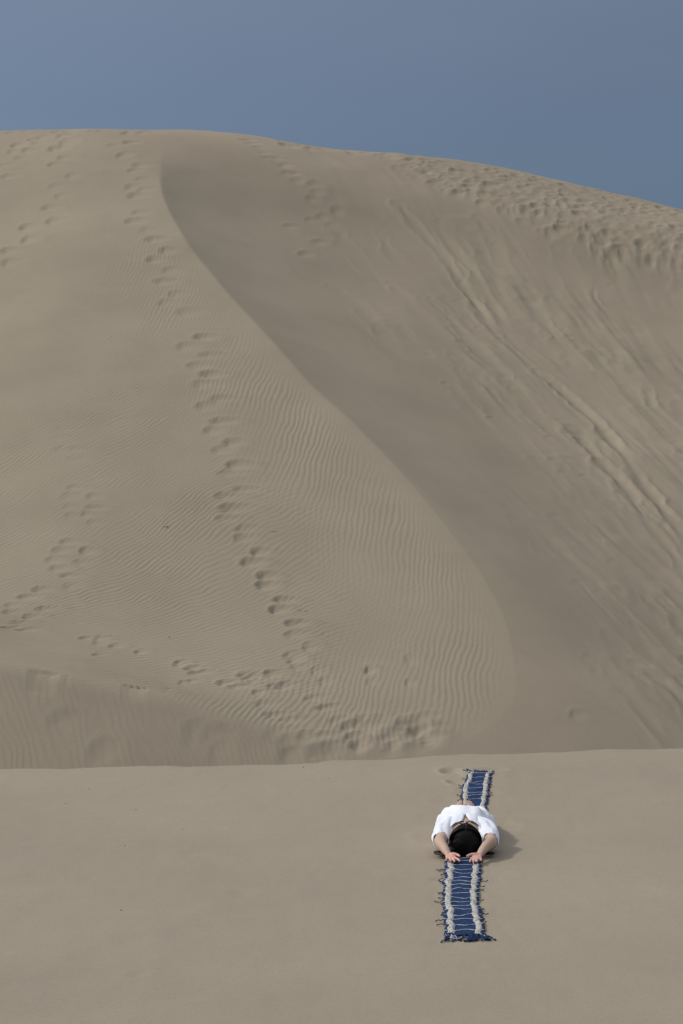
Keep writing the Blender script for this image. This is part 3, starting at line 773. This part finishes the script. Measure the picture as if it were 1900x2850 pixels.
# hair: parted cap over the crown, strands across the brow, lengths spread on the sand
hb = MB(); nu, nv = 160, 60; V, F = [], []
cx, cy, cz = 0.0, 0.080, 0.114
for i in range(nu):
    a = 2*math.pi*i/nu                     # around the head, measured in the x-z plane, 0 = +x, pi/2 = brow
    ca, sa = math.cos(a), math.sin(a)
    # how far back (towards the feet) the hair reaches: short over the brow, long behind the ears
    reach = 0.62*math.pi if sa < 0.2 else (0.62 - 0.17*sstep(0.2, 0.8, sa))*math.pi
    if sa > 0: reach += 0.03*math.sin(a*9)
    for j in range(nv):
        ph = reach*j/(nv-1)
        rx, ry, rz = 0.122, 0.100, 0.124
        strand = 1 + 0.012*math.sin(ca*60+2*math.sin(ph*3)) * math.sin(ph) + 0.010*float(noise(np.array(ca*14.0), np.array(ph*1.3), 221)) + 0.055*float(noise(np.array(ca*2.4+5), np.array(sa*2.4+ph*1.1), 222))*math.sin(ph)
        part = 1 - 0.035*math.exp(-((ca*math.sin(ph)-0.03)/0.05)**2)*(1 if sa > 0 else 0)
        x = cx + rx*strand*math.sin(ph)*ca*(1 + (0.05 if sa < 0 else 0)); z = cz + rz*strand*part*math.sin(ph)*sa; y = cy - ry*math.cos(ph)*strand
        V.append((x, y, max(z, 0.002)))
for i in range(nu):
    i2 = (i+1) % nu
    for j in range(nv-1): F.append((i*nv+j, i*nv+j+1, i2*nv+j+1, i2*nv+j))
hair = link_mesh('hair', V, F, HAIR, person)
so = hair.modifiers.new('s', 'SOLIDIFY'); so.thickness = 0.008; so.offset = -1; bake_modifiers(hair)
# combed strands from the parting down both sides
mb = MB()
for k in range(110):
    sd = random.choice((-1, 1)); th0 = random.uniform(-0.10, 0.62)*math.pi; lift = random.uniform(0.99, 1.02)
    pts = []
    for i in range(9):
        t = i/8.0
        ax = sd*(0.06 + 1.50*t + random.gauss(0, 0.015))               # swing from the parting round the side
        ph = th0*(1-0.35*t)
        x = cx + 0.03*(1-t)*0.12 + 0.125*lift*math.sin(ax)*max(0.25, math.cos(ph*0.75)); up_ = math.cos(ax)
        y = cy + 0.098*lift*math.sin(ph-0.55)*(0.55+0.45*up_) - 0.02*t; z = cz + 0.124*lift*up_*math.cos(max(0.0, -ph+0.3)*0.6)*math.cos((ph-0.55)*0.55)
        pts.append((x, y, max(z, 0.012)))
    mb.limb(pts, [0.0022]*8+[0.0012], 5, 2)
mb.build('strands', HAIR, hair)
def lock(pts, r, n=9, spread=0.006, name='lock'):
    mb = MB()
    for k in range(n):
        o = Vector((random.gauss(0, spread), random.gauss(0, spread), abs(random.gauss(0, spread*0.6))))
        q = [Vector(p)+o*(0.4+0.6*i/(len(pts)-1)) for i, p in enumerate(pts)]
        mb.limb(q, [r]*(len(pts)-1)+[r*0.35], 6, 5)
    mb.build(name, HAIR, hair)
lock([(-0.012, 0.085, 0.234), (-0.045, 0.125, 0.232), (-0.048, 0.160, 0.232), (-0.030, 0.190, 0.232), (0.015, 0.205, 0.228)], 0.0035, 5, 0.004)
lock([(0.000, 0.085, 0.236), (0.030, 0.130, 0.246), (0.062, 0.150, 0.226)], 0.0025, 3, 0.004)
lock([(-0.085, 0.03, 0.06), (-0.125, 0.0, 0.03), (-0.150, -0.02, 0.016), (-0.19, 0.0, 0.012), (-0.235, 0.03, 0.012)], 0.007, 9, 0.010)
for sx in (-1, 1):
    for k in range(5):
        e = random.uniform(0.18, 0.25) if sx < 0 else random.uniform(0.17, 0.215)
        lock([(sx*0.07, 0.10, 0.035), (sx*0.13, 0.07+0.02*random.random(), 0.016), (sx*(e-0.05), 0.04+0.03*random.random(), 0.012), (sx*e, 0.05+0.05*random.random(), 0.012), (sx*(e-0.03), 0.09+0.03*random.random(), 0.010)],
             0.006, 6, 0.008)

# ------------------------------------------------------------------ small litter on the sand
TWIG = mottle(principled('dry_twig', (0.06, 0.05, 0.035), 0.9, 0.1), (0.09, 0.075, 0.055), (0.15, 0.125, 0.09), 30.0)
STONE = mottle(principled('dark_stone', (0.03, 0.028, 0.025), 0.85, 0.2), (0.018, 0.017, 0.016), (0.05, 0.045, 0.04), 25.0)
def pebble(px, py, size, label, near=False, group=None):
    p = near_pt(px, py) if near else unproject(px, py, z_dune, 21.5, 110.0)
    if p is None: return
    z = gz(p[0], p[1]) if near else p[2]
    size *= 0.62
    mb = MB(); mb.ball((0, 0, size*0.25), (size*random.uniform(0.8, 1.1), size*random.uniform(0.6, 0.9), size*0.6), 10, 7)
    for v in mb.v: v *= 1 + 0.18*float(noise(np.array(v.x/size*1.3+px), np.array((v.y+v.z)/size*1.3), 301))
    o = mb.build('pebble', STONE); o.location = (p[0], p[1], z); o.rotation_euler.z = random.uniform(0, 3)
    tag(o, label, 'pebble', group)
def twig(px, py, L, ang, label):
    p = unproject(px, py, z_dune, 21.5, 80.0)
    q = [np.array([p[0]+math.cos(ang)*L*t, p[1]+math.sin(ang)*L*t]) for t in np.linspace(-0.5, 0.5, 7)]
    mb = MB(); mb.tube([(a[0]-p[0], a[1]-p[1]+random.gauss(0, 0.006), float(z_dune(a[0:1], a[1:2])[0])-p[2]+0.02+0.008*random.random()) for a in q], [0.003, 0.0045, 0.0045, 0.004, 0.004, 0.003, 0.002], 6)
    mb.tube([(0, 0, 0.02), (0.03, 0.04, 0.035), (0.05, 0.09, 0.04)], [0.003, 0.002, 0.0015], 5)
    o = mb.build('twig', TWIG); o.location = p
    tag(o, label, 'twig')
pebble(1541, 554, 0.075, 'dark stone on the trampled sand below the right-hand skyline')
pebble(309, 1772, 0.026, 'small dark pebble on the ripples above the left end of the low berm')
pebble(471, 1774, 0.022, 'tiny dark pebble on the ripples, left of the climbing footprints')
for px, py, sz, lb in ((247, 2196, 0.010, 'tiny dark pebble on the near sand, close below the lip at the left'),
        (182, 2236, 0.009, 'leftmost tiny dark pebble on the smooth near sand'), (378, 2254, 0.011, 'tiny dark pebble alone on smooth near sand in the left third'),
        (844, 2136, 0.011, 'tiny dark pebble touching the sand lip left of centre'), (914, 2166, 0.009, 'tiny dark pebble just below the lip near the middle'),
        (508, 2310, 0.009, 'tiny dark pebble on smooth sand level with the woman\'s head, left of centre'), (348, 2355, 0.008, 'very faint dark pebble on smooth sand left of the woman\'s hands'),
        (337, 2532, 0.010, 'lowest tiny dark pebble, on the smooth sand at the left')):
    pebble(px, py, sz, lb, True, 'pebbles on the near sand')
twig(462, 1469, 0.16, 0.1, 'short thin twig on the ripples left of the climbing footprints')
twig(764, 1483, 0.17, 0.1, 'short thin twig on the ripples right of the climbing footprints')
twig(838, 1704, 0.24, 0.0, 'dark twig beside the lower footprints of the climbing trail')
